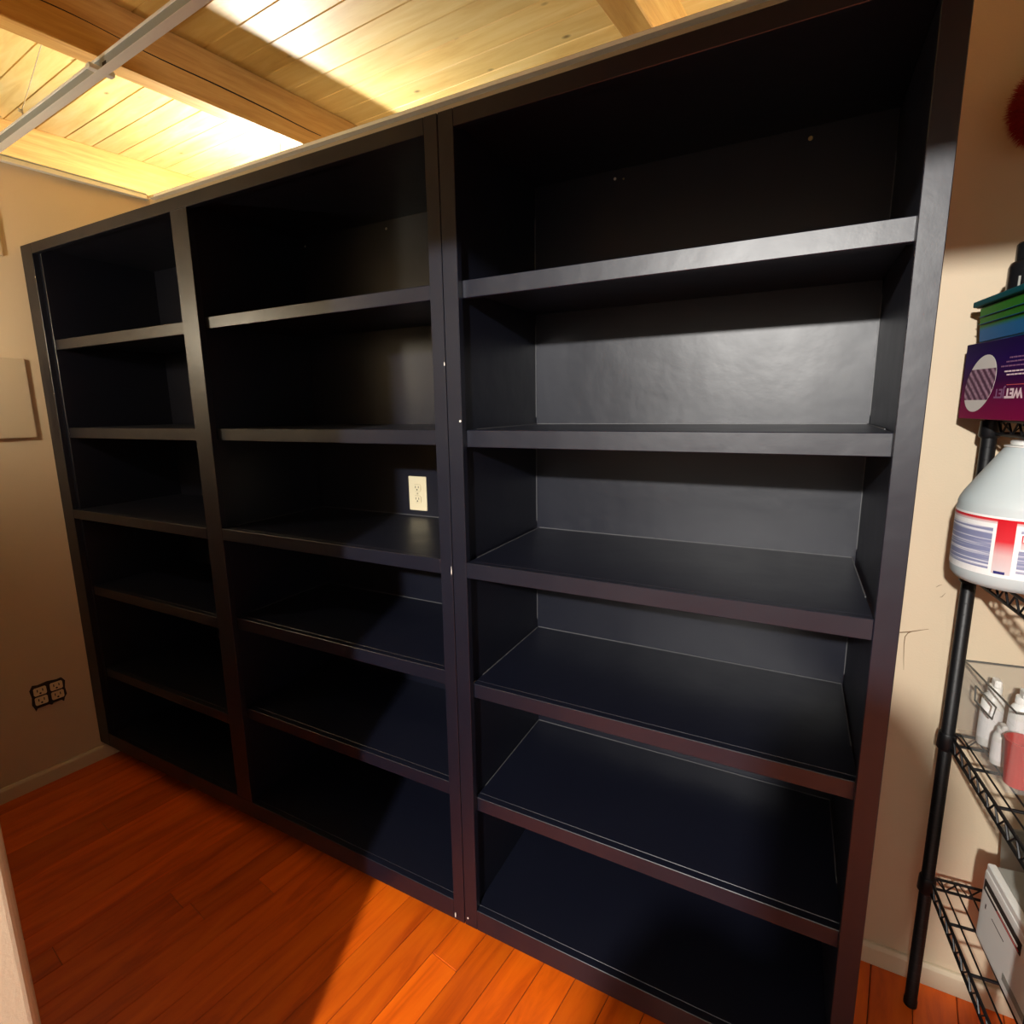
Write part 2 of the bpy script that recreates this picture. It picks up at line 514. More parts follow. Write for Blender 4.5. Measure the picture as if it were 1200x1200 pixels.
# bulb of the room beyond the back partition: it lights the roof boards over the top of the wall
def pendant(u, v, off, mat, label):
    pl = empty('unseen_pendant'); pl.matrix_world = RM @ Matrix.Translation((u, v, off))
    tag(pl, label, 'lamp')
    lathe('bulb', mat, [(0.006, -0.036), (0.020, -0.030), (0.033, -0.012), (0.036, 0.0), (0.033, 0.012), (0.022, 0.028), (0.015, 0.036)], pl, seg=24)
    lathe('socket', 'white_plastic', [(0.014, 0.0365), (0.016, 0.038), (0.016, 0.070), (0.006, 0.076)], pl, seg=20)
    bm = bmesh.new(); bm_tube(bm, [(0, 0, 0.076), (0, 0, -off + BD)], 0.003, 8)
    finish('cord', bm, 'white_plastic', pl)
pendant(-0.37, 0.76, -0.29, 'lamp_glow', 'brightest bare bulb pendant hanging behind the back wall left of the middle roof beam')
pendant(2.45, 0.95, -0.25, 'fill_glow', 'dimmer added fill bulb hanging unseen behind the back wall right of the last roof beam')  # added fill bulb, unseen: brightens the upper right wall by roof bounce

# floor lamp in the near left corner of the room
fl = empty('floor_lamp', (0.34, -0.64, 0.0))
tag(fl, 'slim black floor lamp with bare bulb in the corner left of the doorway', 'lamp')
lathe('base', 'black_steel', [(0.10, 0.0), (0.11, 0.004), (0.11, 0.014), (0.10, 0.020), (0.012, 0.024)], fl, seg=36)
lathe('pole', 'black_steel', [(0.010, 0.0245), (0.010, 1.70), (0.008, 1.702)], fl, seg=14)
lathe('socket', 'black_plastic', [(0.016, 1.7025), (0.018, 1.706), (0.018, 1.738), (0.012, 1.742)], fl, seg=20)
lathe('cutoff_dish', 'black_steel', [(0.0188, 1.700), (0.045, 1.703), (0.070, 1.712), (0.072, 1.716), (0.069, 1.716), (0.045, 1.707), (0.0188, 1.704)], fl, seg=40)  # unseen dish added below the bulb to keep its light off the floor
lathe('bulb', 'bulb_glow', [(0.010, 1.7425), (0.016, 1.752), (0.027, 1.768), (0.031, 1.786), (0.027, 1.804), (0.015, 1.814), (0.004, 1.817)], fl, seg=24)

# photographer standing in the hall behind the doorway (casts the shadow at the lower right)
pe = empty('person', (2.512, -1.42, 0.0))
pe.scale = (0.92, 0.92, 0.92)
tag(pe, 'person in dark clothes standing in the hall facing the bookcase', 'person')
def skin_body(name, mat, verts, edges, radii, root, parent):
    me = bpy.data.meshes.new(name)
    me.from_pydata(verts, edges, [])
    me.materials.append(MATS[mat])
    o = bpy.data.objects.new(name, me); COL.objects.link(o); o.parent = parent
    o.modifiers.new('skin', 'SKIN')
    if not me.skin_vertices: me.attributes  # layer is made by the modifier below
    bm = bmesh.new(); bm.from_mesh(me)
    lay = bm.verts.layers.skin.verify()
    bm.verts.ensure_lookup_table()
    for i, v in enumerate(bm.verts):
        v[lay].radius = radii[i] if isinstance(radii[i], tuple) else (radii[i], radii[i])
        v[lay].use_root = (i == root)
    bm.to_mesh(me); bm.free()
    sub = o.modifiers.new('sub', 'SUBSURF'); sub.levels = 1; sub.render_levels = 1
    return o
VB, EB, RB = [], [], []
def vtx(p, r, prev=None):
    VB.append(p); RB.append(r)
    if prev is not None: EB.append((prev, len(VB) - 1))
    return len(VB) - 1
pel = vtx((0, 0, 0.93), (0.15, 0.10))
wai = vtx((0, 0.01, 1.10), (0.13, 0.09), pel)
che = vtx((0, 0.0, 1.30), (0.15, 0.10), wai)
nek = vtx((0, 0.0, 1.46), 0.055, che)
jaw = vtx((0, 0.025, 1.54), 0.060, nek)
hed = vtx((0, 0.015, 1.64), (0.076, 0.092), jaw)
cro = vtx((0, 0.005, 1.715), (0.058, 0.072), hed)
nos = vtx((0, 0.112, 1.60), 0.012, hed)
for s_ in (-1, 1):
    ear = vtx((0.080 * s_, 0.0, 1.62), 0.014, hed)
    sh = vtx((0.165 * s_, -0.005, 1.43), 0.066, che)
    el = vtx((0.215 * s_, -0.02, 1.13), 0.043, sh)
    wr = vtx((0.225 * s_, 0.05, 0.90), 0.030, el)
    pa = vtx((0.225 * s_, 0.065, 0.835), (0.036, 0.016), wr)
    for k, (dy, L_) in enumerate(((0.030, 0.072), (0.010, 0.080), (-0.010, 0.075), (-0.028, 0.060))):
        a_ = vtx((0.222 * s_, 0.068 + dy, 0.800), 0.009, pa)
        b_ = vtx((0.215 * s_, 0.074 + dy, 0.800 - L_ * 0.55), 0.0085, a_)
        vtx((0.203 * s_, 0.078 + dy, 0.800 - L_), 0.0075, b_)
    th = vtx((0.205 * s_, 0.108, 0.845), 0.011, pa)
    vtx((0.196 * s_, 0.122, 0.805), 0.009, th)
    hp = vtx((0.090 * s_, 0.0, 0.86), 0.088, pel)
    kn = vtx((0.105 * s_, 0.015, 0.49), 0.058, hp)
    an = vtx((0.115 * s_, -0.01, 0.09), 0.038, kn)
    vtx((0.122 * s_, 0.13, 0.042), (0.042, 0.032), an)
plain('dark_cloth', (0.03, 0.03, 0.035, 1), 0.9)
plain('hair_brown', (0.03, 0.015, 0.008, 1), 0.7)
skin_body('body', 'dark_cloth', VB, EB, RB, 0, pe)
bm = bmesh.new(); bmesh.ops.create_icosphere(bm, subdivisions=3, radius=1.0)
for v in bm.verts: v.co = Vector((v.co.x * 0.079, v.co.y * 0.095 - 0.012, (v.co.z if v.co.z > 0 else v.co.z * (3.1 if v.co.y < 0.25 else 0.3)) * 0.105 + 1.672))
finish('hair', bm, 'hair_brown', pe, smooth=True)

# ------------------------------------------------------------------ bookcases
Z0 = 0.08                                    # underside of the bottom rail, above a recessed toe kick
FT = 0.019                                   # face frame thickness
DEP = 0.42                                   # inside depth
BV = 0.0011
def bk(o, name, x0, x1, y0, y1, z0, z1, mat='navy_paint', bevel=BV):
    return box(name, mat, x0 - o.location.x, x1 - o.location.x, y0 - o.location.y, y1 - o.location.y, z0, z1, o, bevel)

def shelf(o, x0, x1, zt, zb, recess, caulk=True, bare=None):
    """board with a deeper front lip; returns the board"""
    y0 = recess
    s = bk(o, 'shelf', x0, x1, y0 + 0.019, DEP - 0.001, zt - 0.019, zt)
    def sub(name, mat, a0, a1, b0, b1, c0, c1, bevel=0.0):
        lx, ly, lz = o.location.x + s.location.x, o.location.y + s.location.y, s.location.z
        return box(name, mat, a0 - lx, a1 - lx, b0 - ly, b1 - ly, c0 - lz, c1 - lz, s, bevel)
    sub('front_lip', 'navy_paint', x0, x1, y0, y0 + 0.0188, zb, zt + 0.0003, 0.0013)
    if caulk:
        sub('caulk_line', 'caulk', x0 + 0.002, x1 - 0.002, DEP - 0.0032, DEP - 0.001, zt, zt + 0.0018)
        sub('caulk_line', 'caulk', x1 - 0.0022, x1 - 0.0003, y0 + 0.12, DEP - 0.003, zt, zt + 0.0018)
        sub('caulk_line', 'caulk', x0 + 0.0003, x0 + 0.0018, y0 + 0.05, DEP - 0.003, zt, zt + 0.0014)
    if bare:
        sub('bare_end', bare, x0 - 0.0022, x0 - 0.0002, y0 + 0.0006, y0 + 0.018, zb + 0.001, zt - 0.0005)
    return s

# --- two-bay unit
A = empty('bookcase', (0.92, 0.0, 0.0))
tag(A, 'wide navy black built-in bookcase of two shelf columns against the left wall', 'bookcase')
XE = 1.8486
zt, ztr, zbr = Z0 + 2.0, Z0 + 1.9652, Z0 + 0.061
bk(A, 'stile', 0.0002, 0.0785, 0, FT, Z0, zt)
bk(A, 'stile', 0.9092, 0.986, 0, FT, zbr, ztr)
bk(A, 'stile', 1.8143, XE, 0, FT, Z0, zt)
bk(A, 'top_rail', 0.0787, 1.8141, 0, FT, ztr, zt)
bk(A, 'bottom_rail', 0.0787, 1.8141, 0, FT, Z0, zbr)
bk(A, 'side_panel', 0.062, 0.095, FT + 0.0002, DEP + 0.006, Z0, zt)
bk(A, 'divider', 0.930, 0.976, FT + 0.0002, DEP, zbr - 0.019, ztr + 0.016)
bk(A, 'side_panel', 1.823, XE, FT + 0.0002, DEP + 0.006, Z0, zt)
bk(A, 'top_panel', 0.0952, 1.8228, FT + 0.0002, DEP, ztr + 0.0165, zt)
bk(A, 'bottom_panel', 0.0952, 1.8228, FT + 0.0002, DEP, zbr - 0.0192 - 0.019, zbr - 0.0192)
bk(A, 'bay_floor', 0.0952, 0.9298, FT + 0.0002, DEP, zbr - 0.019, zbr - 0.0005)
bk(A, 'bay_floor', 0.9762, 1.8228, FT + 0.0002, DEP, zbr - 0.019, zbr - 0.0005)
bk(A, 'back_panel', 0.0952, 1.8228, DEP + 0.0002, DEP + 0.006, 0.1, zt)
bk(A, 'toe_kick', 0.0955, 1.8225, 0.120, 0.135, 0.0, zbr - 0.0385)
for x in (0.0955, 0.945, 1.8075): bk(A, 'plinth_block', x, x + 0.015, 0.1352, DEP, 0.0, zbr - 0.0385)
LZ = [(1.6635, 1.6275), (1.3395, 1.3020), (1.0240, 0.9885), (0.708, 0.671), (0.352, 0.315)]
MZ = [(1.6676, 1.6345), (1.3404, 1.3045), (1.0297, 0.9930), (0.726, 0.6873), (0.4043, 0.3661)]
for k, (a, b) in enumerate(LZ):
    r = 0.0 if k == 2 else 0.021
    if k == 2: shelf(A, 0.0787, 0.9090, Z0 + a, Z0 + b, 0.0, False)
    else: shelf(A, 0.0965, 0.9285, Z0 + a, Z0 + b, r, False)
for k, (a, b) in enumerate(MZ):
    if k == 2: shelf(A, 0.9862, 1.8141, Z0 + a, Z0 + b, 0.0, True)
    else: shelf(A, 0.9775, 1.8215, Z0 + a, Z0 + b, 0.021, k in (3,), None)

# --- single-bay unit
Bc = empty('bookcase', (2.29, 0.0, 0.0))
tag(Bc, 'navy black bookcase of one wide shelf column next to the wire rack', 'bookcase')
X0, X1 = 1.8508, 2.7331
bk(Bc, 'stile', X0, 1.8887, 0, FT, Z0, zt)
bk(Bc, 'stile', 2.6969, X1, 0, FT, Z0, zt)
bk(Bc, 'top_rail', 1.8889, 2.6967, 0, FT, ztr, zt)
bk(Bc, 'bottom_rail', 1.8889, 2.6967, 0, FT, Z0, zbr)
bk(Bc, 'side_panel', X0, 1.8805, FT + 0.0002, DEP + 0.006, Z0, zt)
bk(Bc, 'side_panel', 2.7045, X1, FT + 0.0002, DEP + 0.006, Z0, zt)
bk(Bc, 'top_panel', 1.8807, 2.7043, FT + 0.0002, DEP, ztr + 0.0165, zt)
bk(Bc, 'bay_floor', 1.8807, 2.7043, FT + 0.0002, DEP, zbr - 0.019, zbr - 0.0005)
bk(Bc, 'back_panel', 1.8807, 2.7043, DEP + 0.0002, DEP + 0.006, 0.1, zt)
bk(Bc, 'toe_kick', 1.8810, 2.7040, 0.120, 0.135, 0.0, zbr - 0.0192)
for x in (1.8810, 2.6890): bk(Bc, 'plinth_block', x, x + 0.015, 0.1352, DEP, 0.0, zbr - 0.0192)
RZ = [(1.6671, 1.6298), (1.3406, 1.3015), (1.0291, 0.9914), (0.7088, 0.6716), (0.3878, 0.3490)]
for k, (a, b) in enumerate(RZ):
    if k == 2: shelf(Bc, 1.8889, 2.6967, Z0 + a, Z0 + b, 0.0, True)
    else: shelf(Bc, 1.8835, 2.7015, Z0 + a, Z0 + b, 0.021, k != 0, 'chip_white' if k in (3,) else ('caulk' if k in (0, 1, 4) else None))
for (za, zb_) in ((1.6671, 1.9), (1.36, 1.62), (1.05, 1.30), (0.735, 0.99)):
    bk(Bc, 'caulk_line', 1.8806, 1.8822, DEP - 0.0018, DEP - 0.0001, Z0 + za, Z0 + zb_, 'caulk', 0)
    bk(Bc, 'caulk_line', 2.7028, 2.7044, DEP - 0.0018, DEP - 0.0001, Z0 + za, Z0 + zb_, 'caulk', 0)

# screw heads left bare in the upper back panels, and chips in the paint
def screw(o, x, y, z, mat='brass', r=0.0042):
    bm = bmesh.new()
    bm_lathe(bm, [(r, 0.0), (r, 0.0006), (r * 0.75, 0.0014), (r * 0.3, 0.0014), (r * 0.28, 0.0006)], 12)
    finish('screw', bm, mat, o, (x - o.location.x, y - o.location.y, z), (math.pi / 2, 0, 0))
screw(Bc, 2.1065, DEP, 2.0414, 'chip_white', 0.0036)
screw(Bc, 2.1290, DEP, 2.0372, 'brass', 0.0026)
screw(Bc, 2.5440, DEP, 2.0391, 'brass', 0.0050)
screw(A, 0.996, DEP, 2.0362, 'chip_white', 0.0038)
screw(A, 1.3590, DEP, 2.0382, 'chip_white', 0.0042)
def chip(o, x, z, w, h, y=0.0, rot=0.0):
    bm = bmesh.new()
    rr = random.Random(int(x * 1000 + z * 77))
    n = 9
    vs_ = [bm.verts.new((w * math.cos(6.283 * i / n) * rr.uniform(.6, 1.1), 0, h * math.sin(6.283 * i / n) * rr.uniform(.6, 1.1))) for i in range(n)]
    f = bm.faces.new(vs_)
    r = bmesh.ops.extrude_face_region(bm, geom=[f])
    for v in r['geom']:
        if isinstance(v, bmesh.types.BMVert): v.co.y -= 0.0004
    finish('paint_chip', bm, 'chip_white', o, (x - o.location.x, y - 0.0001 - o.location.y, z), (0, rot, 0))
chip(Bc, 1.8845, 1.442, 0.0030, 0.0028)
chip(A, 1.8468, 1.570, 0.0016, 0.0050)
chip(A, 1.8462, 1.085, 0.0012, 0.012)
chip(A, 1.8195, 0.095, 0.0022, 0.010)
chip(Bc, 1.8600, 0.104, 0.0026, 0.0032)
chip(A, 0.0765, 1.964, 0.0035, 0.0022)
chip(A, 0.0775, 1.549, 0.0022, 0.0018)
screw(A, 1.748, DEP, 0.60, 'brass', 0.004)

# ------------------------------------------------------------------ outlets
def receptacle(parent, mat, cx, cz, s=1.0, slots=True):
    """duplex half: rounded face with two slots and a ground hole; faces -Y in the parent's frame"""
    bm = bmesh.new()
    n = 24; pts = []
    for i in range(n):
        t = 2 * math.pi * i / n
        pts.append((max(-0.0145, min(0.0145, 0.0172 * math.cos(t))) * s, max(-0.0118, min(0.0118, 0.0172 * math.sin(t))) * s))
    A_ = [bm.verts.new((x, 0, z)) for x, z in pts]; B_ = [bm.verts.new((x, -0.003, z)) for x, z in pts]
    bm.faces.new(A_); bm.faces.new(B_)
    for i in range(n): bm.faces.new((A_[i], A_[(i + 1) % n], B_[(i + 1) % n], B_[i]))
    o = finish('receptacle', bm, mat, parent, (cx, 0, cz))
    if slots:
        box('slot', 'outlet_dark', -0.0072 * s, -0.0050 * s, -0.0033, -0.0028, -0.001 * s, 0.0065 * s, o)
        box('slot', 'outlet_dark', 0.0050 * s, 0.0072 * s, -0.0033, -0.0028, -0.001 * s, 0.0065 * s, o)
        bm = bmesh.new(); bm_tube(bm, [(0, -0.0033, -0.006 * s), (0, -0.0028, -0.006 * s)], 0.0026 * s, 10)
        finish('ground_hole', bm, 'outlet_dark', o)
    return o
ow = empty('wall_outlet', (1.4393, DEP, 1.187))
tag(ow, 'almond duplex outlet with cover plate inside the bookcase', 'outlet')
bm = bmesh.new(); bm_box(bm, -0.0365, 0.0365, -0.0055, 0.0, -0.0585, 0.0585, 0.003, 2)
finish('cover_plate', bm, 'outlet_almond', ow)
for s in (-1, 1):
    r = receptacle(ow, 'outlet_almond', 0, 0.0195 * s)
    r.location.y = -0.0048
    bm = bmesh.new()
    bm_tube(bm, [(0.0160 * math.cos(t) if abs(0.0172 * math.cos(t)) < 0.0155 else math.copysign(0.0150, math.cos(t)), -0.0056, max(-0.0122, min(0.0122, 0.0176 * math.sin(t)))) for t in [6.2832 * i / 28 for i in range(29)]], 0.0006, 5)
    finish('seam', bm, 'outlet_shade', ow, (0, 0, 0.0195 * s))
bm = bmesh.new(); bm_lathe(bm, [(0.003, 0), (0.0028, 0.0012)], 12)
finish('screw', bm, 'outlet_shade', ow, (0, -0.0053, 0), (math.pi / 2, 0, 0))

# bare double outlet in the left wall, its cover plate missing
def on_left(y): return (leftx(y) + 0.0006, y)
oy = -0.137
xo, yo = on_left(oy)
# the frame's local -Y must look along +X (into the room)
od = empty('wall_outlet', (xo, yo, 0.372), math.pi / 2 - LA)
tag(od, 'bare double outlet without cover plate in a ragged hole of the left wall', 'outlet')
hole = [(-0.056, -0.030), (-0.050, -0.048), (-0.047, -0.060), (-0.041, -0.050), (-0.005, -0.049), (0.004, -0.055), (0.010, -0.049), (0.036, -0.049), (0.043, -0.058), (0.047, -0.044), (0.056, -0.030), (0.053, 0.0), (0.057, 0.028), (0.046, 0.046), (0.030, 0.044), (0.0, 0.049), (-0.030, 0.045), (-0.046, 0.049), (-0.057, 0.030), (-0.053, 0.0)]
prism('wall_hole', 'outlet_dark', hole, 'y', -0.0012, 0.0, od)
for sx in (-1, 1):
    box('yoke', 'outlet_dark', sx * 0.026 - 0.016, sx * 0.026 + 0.016, -0.003, -0.0013, -0.044, 0.044, od, bevel=0.0005)
    for sz in (-1, 1):
        r = receptacle(od, 'outlet_almond', sx * 0.026, sz * 0.0195, 1.38)
        r.location.y = -0.004

# blank panels on the left wall
def wall_panel(ya, yb, za, zb_, label):
    L = (yb - ya) / math.cos(LA)
    o = empty('wall_panel', (*on_left(ya), za), math.pi / 2 - LA)
    # local +X runs along +Y of the room, -Y looks into the room
    tag(o, label, 'wall panel')
    bm = bmesh.new(); bm_box(bm, 0, L, -0.014, 0, 0, zb_ - za, 0.003, 2)
    finish('cover', bm, 'panel_beige', o)
    return o
wall_panel(-0.30, -0.0415, 1.386, 1.678, 'blank beige rectangular panel on the left wall above the bare outlet')
wall_panel(-0.30, -0.052, 2.034, 2.32, 'blank beige panel on the left wall just below the ceiling grid')

# ------------------------------------------------------------------ wire shelf rack
RYAW = math.atan(0.089)
rack = empty('wire_shelf_rack', (2.905, 0.378, 0.0), RYAW)
tag(rack, 'black wire storage rack with tall posts beside the bookcase', 'shelf rack')
RWID, RDEP = 0.72, 0.457
RL = [1.433, 1.128, 0.738, 0.366]            # top of each wire shelf
def rpost(x, y):
    p = lathe('post', 'black_steel', [(0.008, 0.0), (0.014, 0.004), (0.014, 0.020), (0.0127, 0.022), (0.0127, 1.428), (0.010, 1.4315)], rack, (x, y, 0), 20)
    bm = bmesh.new()
    for i in range(1, 54):
        z = 0.03 + i * 0.0254
        bm_lathe(bm, [(0.01275, z), (0.0130, z + 0.0006), (0.01275, z + 0.0012)], 16)
    g = finish('groove_rings', bm, 'black_steel', p); g['kind'] = 'stuff'
for x in (0.0, RWID):
    for y in (0.0, -RDEP):
        rpost(x, y)
def wire_shelf(zt):
    s = empty('wire_shelf_tmp') if False else None
    bm = bmesh.new()
    r = 0.0032
    a, b = 0.018, RWID - 0.018
    c, d = -RDEP + 0.018, -0.018
    zb_ = zt - 0.030
    lo, hi = 0.0, RWID
    for (p, q) in (((0.0, 0.006), (RWID, 0.006)), ((0.0, -RDEP - 0.006), (RWID, -RDEP - 0.006)), ((0.006, 0.0), (0.006, -RDEP)), ((RWID - 0.006, 0.0), (RWID - 0.006, -RDEP))):
        pv, qv = Vector(p + (0,)), Vector(q + (0,))
        L = (qv - pv).length; dr = (qv - pv) / L
        p2, q2 = pv + dr * 0.017, qv - dr * 0.017
        for z in (zt - r, zb_):
            bm_tube(bm, [(p2.x, p2.y, z), (q2.x, q2.y, z)], r, 8)
        n = max(4, int(L / 0.044))
        zig = []
        for i in range(2 * n + 1):
            pt = p2 + (q2 - p2) * (i / (2 * n))
            zig.append((pt.x, pt.y, zt - r if i % 2 == 0 else zb_))
        bm_tube(bm, zig, 0.0021, 6)
    frame = finish('wire_shelf', bm, 'black_steel', rack)
    bm = bmesh.new()
    n = int(RWID / 0.0254)
    for i in range(1, n):
        x = i * RWID / n
        bm_tube(bm, [(x, 0.004, zt - 0.0022), (x, -RDEP - 0.004, zt - 0.0022)], 0.0018, 6)
    w = finish('deck_wires', bm, 'black_steel', frame); w['kind'] = 'stuff'
    for y in (-0.115, -0.23, -0.345):
        bm = bmesh.new(); bm_tube(bm, [(0.006, y, zt - 0.0075), (RWID - 0.006, y, zt - 0.0075)], 0.0032, 8)
        finish('cross_rod', bm, 'black_steel', frame)
    for x in (0.0, RWID):
        for y in (0.0, -RDEP):
            lathe('collar', 'black_steel', [(0.0150, zb_ - 0.008), (0.0178, zb_ - 0.004), (0.0165, zt), (0.0148, zt + 0.003)] if zt < 1.4 else [(0.0150, zb_ - 0.008), (0.0178, zb_ - 0.004), (0.0168, zt - 0.004)], frame, (x, y, 0), 20)
for z in RL: wire_shelf(z)

# ------------------------------------------------------------------ things on the rack
# upside-down purple carton on the top shelf
D = Vector((0.22, -0.975, 0)).normalized()
carton = empty('cardboard_box', (2.856, 0.400, RL[0] + 0.0005), math.atan2(D.y, D.x))
# local +X runs towards the camera along the printed side, local -Y looks to the bookcase... (printed side is y = 0)
tag(carton, 'purple and magenta mop pad carton standing upside down on the top wire shelf', 'box')
CL, CW, CH = 0.30, 0.13, 0.147
bm = bmesh.new(); bm_box(bm, 0, CL, 0, CW, 0, CH, 0.0012)
finish('carton', bm, 'box_print', carton)
FACE = Matrix(((1, 0, 0, 0), (0, 0, -1, 0), (0, 1, 0, 0), (0, 0, 0, 1)))       # text plane -> printed side, looking along -Y
def on_face(x, z, ang=0.0, y=-0.0003):
    return Matrix.Translation((x, y, z)) @ Matrix.Rotation(-ang, 4, 'Y') @ Matrix.Rotation(math.pi / 2, 4, 'X')
# oval picture of the mop pad
def ellipse_patch(name, mat, cx, cz, rx, rz, ang, z_lo=-1.0, z_hi=1.0, y=-0.0004, n=48):
    bm = bmesh.new(); pts = []
    for i in range(n):
        t = 2 * math.pi * i / n
        zz = max(z_lo, min(z_hi, math.sin(t)))
        xx = math.copysign(math.sqrt(max(0, 1 - zz * zz)), math.cos(t))
        X, Zz = xx * rx, zz * rz
        pts.append((X + Zz * math.tan(ang), Zz))
    ded = []
    for p in pts:
        if not ded or (Vector(p) - Vector(ded[-1])).length > 1e-5: ded.append(p)
    if (Vector(ded[0]) - Vector(ded[-1])).length < 1e-5: ded.pop()
    A_ = [bm.verts.new((cx + x, y, cz + z)) for x, z in ded]
    f = bm.faces.new(A_)
    r = bmesh.ops.extrude_face_region(bm, geom=[f])
    for v in r['geom']:
        if isinstance(v, bmesh.types.BMVert): v.co.y += 0.0003
    return finish(name, bm, mat, carton)
def pad_mat():
    m, nt, b = new_mat('pad_weave')
    N = nt.nodes.new; L = nt.links.new
    tc = N('ShaderNodeTexCoord')
    mp = N('ShaderNodeMapping'); mp.inputs['Rotation'].default_value = (0, math.radians(-42), 0)
    L(tc.outputs['Object'], mp.inputs['Vector'])
    w = N('ShaderNodeTexWave'); w.wave_type = 'BANDS'; w.bands_direction = 'Z'
    w.inputs['Scale'].default_value = 24.0; w.inputs['Distortion'].default_value = 0.8; w.inputs['Detail'].default_value = 2
    L(mp.outputs[0], w.inputs['Vector'])
    n = N('ShaderNodeTexNoise'); n.inputs['Scale'].default_value = 160
    L(tc.outputs['Object'], n.inputs['Vector'])
    mx = N('ShaderNodeMath'); mx.operation = 'MULTIPLY'
    L(w.outputs['Fac'], mx.inputs[0]); L(n.outputs['Fac'], mx.inputs[1])
    rp = N('ShaderNodeValToRGB')
    rp.color_ramp.elements[0].position = 0.08; rp.color_ramp.elements[0].color = (0.07, 0.02, 0.05, 1)
    rp.color_ramp.elements[1].position = 0.55; rp.color_ramp.elements[1].color = (0.40, 0.24, 0.32, 1)
    L(mx.outputs[0], rp.inputs[0]); L(rp.outputs[0], b.inputs['Base Color'])
    b.inputs['Roughness'].default_value = 0.7
pad_mat()
ellipse_patch('pad_picture', 'pad_white', 0.064, 0.068, 0.0480, 0.054, 0.25)
ellipse_patch('pad_weave', 'pad_weave', 0.064, 0.068, 0.0476, 0.0536, 0.25, -0.58, 0.52, -0.0007)
UP = math.pi
text_mesh('lettering', 'JET', 0.023, 'print_grey', carton, on_face(0.131, 0.049, UP), 0.0006)
text_mesh('lettering', 'WET', 0.023, 'print_white', carton, on_face(0.173, 0.049, UP), 0.0010)
box('print_line', 'print_red', 0.150, 0.21, -0.0005, 0.0001, 0.0628, 0.0640, carton)
for i, (xa, xb, z) in enumerate(((0.146, 0.22, 0.0800), (0.138, 0.22, 0.0860), (0.126, 0.22, 0.0955), (0.140, 0.22, 0.1030), (0.148, 0.22, 0.1100))):
    for j in range(int((xb - xa) / 0.011)):
        x = xa + j * 0.011
        box('print_line', 'print_grey' if i > 1 else 'print_white', x, x + 0.0085, -0.0005, 0.0001, z, z + 0.0024, carton)

# green and blue plastic box with lid
gb = empty('plastic_box', (2.8665, 0.392, RL[0] + CH + 0.001), math.atan2(-1.0, 0.12))
tag(gb, 'green and blue plastic box with teal lid on top of the purple carton', 'storage box')
bm = bmesh.new()
lo_, hi_ = [(0.004, 0.004), (0.262, 0.004), (0.262, 0.092), (0.004, 0.092)], [(0.0, 0.0), (0.266, 0.0), (0.266, 0.096), (0.0, 0.096)]
A_ = [bm.verts.new((x, y, 0.0)) for x, y in lo_]; B_ = [bm.verts.new((x, y, 0.070)) for x, y in hi_]
bm.faces.new(A_); bm.faces.new(B_)
for i in range(4): bm.faces.new((A_[i], A_[(i + 1) % 4], B_[(i + 1) % 4], B_[i]))
bmesh.ops.bevel(bm, geom=bm.edges[:], offset=0.003, segments=2, affect='EDGES')
finish('body', bm, 'bin_print', gb)
for z in (0.036, 0.050):
    box('ridge', 'bin_print', 0.01, 0.255, -0.0025, 0.002, z, z + 0.0016, gb)
bm = bmesh.new(); bm_box(bm, -0.009, 0.275, -0.009, 0.105, 0.0705, 0.082, 0.003, 2)
finish('lid', bm, 'teal_lid', gb)
box('clip', 'chip_white', -0.016, -0.0092, 0.0, 0.012, 0.070, 0.0755, gb, bevel=0.001)

# small black bottle
bo = empty('bottle', (2.918, 0.320, RL[0] + CH + 0.0835))
tag(bo, 'small black bottle with ribbed cap on the teal lid', 'bottle')
lathe('body', 'black_plastic', [(0.030, 0.0), (0.033, 0.003), (0.033, 0.045), (0.030, 0.053), (0.025, 0.056)], bo)
bm = bmesh.new(); bm_lathe(bm, [(0.0245, 0.0562), (0.0252, 0.058), (0.0252, 0.084), (0.023, 0.087)], 30)
finish('cap', bm, 'black_plastic', bo)
box('label_mark', 'grey_plastic', -0.0235, -0.0205, -0.0265, -0.0225, 0.006, 0.026, bo)

# red fluffy duster hung on the wall
du = empty('duster', (2.926, 0.385, 1.925))
tag(du, 'red fluffy duster head hanging on the wall above the wire rack', 'duster')
bm = bmesh.new()
rr = random.Random(3)
bmesh.ops.create_icosphere(bm, subdivisions=3, radius=1.0)
for v in bm.verts: v.co = Vector((v.co.x * 0.050, v.co.y * 0.045, v.co.z * 0.064 + 0.075))
core = finish('fluff_core', bm, 'red_fluff', du, smooth=True)
verts, faces = [], []
for i in range(5200):
    z = rr.uniform(-1, 1); t = rr.uniform(0, 6.2832); s = math.sqrt(1 - z * z)
    n_ = Vector((s * math.cos(t), s * math.sin(t), z))
    p = Vector((n_.x * 0.047, n_.y * 0.042, n_.z * 0.060 + 0.075))
    d_ = (n_ + Vector((rr.uniform(-.5, .5), rr.uniform(-.5, .5), rr.uniform(-.7, .25)))).normalized()
    q = p + d_ * rr.uniform(0.010, 0.021)
    a = d_.orthogonal().normalized() * 0.00075; b_ = d_.cross(a)
    k0 = len(verts)
    verts += [p + a, p - a * 0.5 + b_ * 0.87, p - a * 0.5 - b_ * 0.87, q]
    faces += [(k0, k0 + 1, k0 + 3), (k0 + 1, k0 + 2, k0 + 3), (k0 + 2, k0, k0 + 3)]
me = bpy.data.meshes.new('fibres'); me.from_pydata(verts, [], faces); me.materials.append(MATS['red_fluff'])
fo = bpy.data.objects.new('fibres', me); COL.objects.link(fo); fo.parent = du; fo['kind'] = 'stuff'
bm = bmesh.new(); bm_tube(bm, [(0.01, 0.0, 0.13), (0.02, 0.03, 0.26), (0.022, 0.062, 0.40)], 0.007, 10)
finish('handle', bm, 'black_plastic', du, smooth=True)
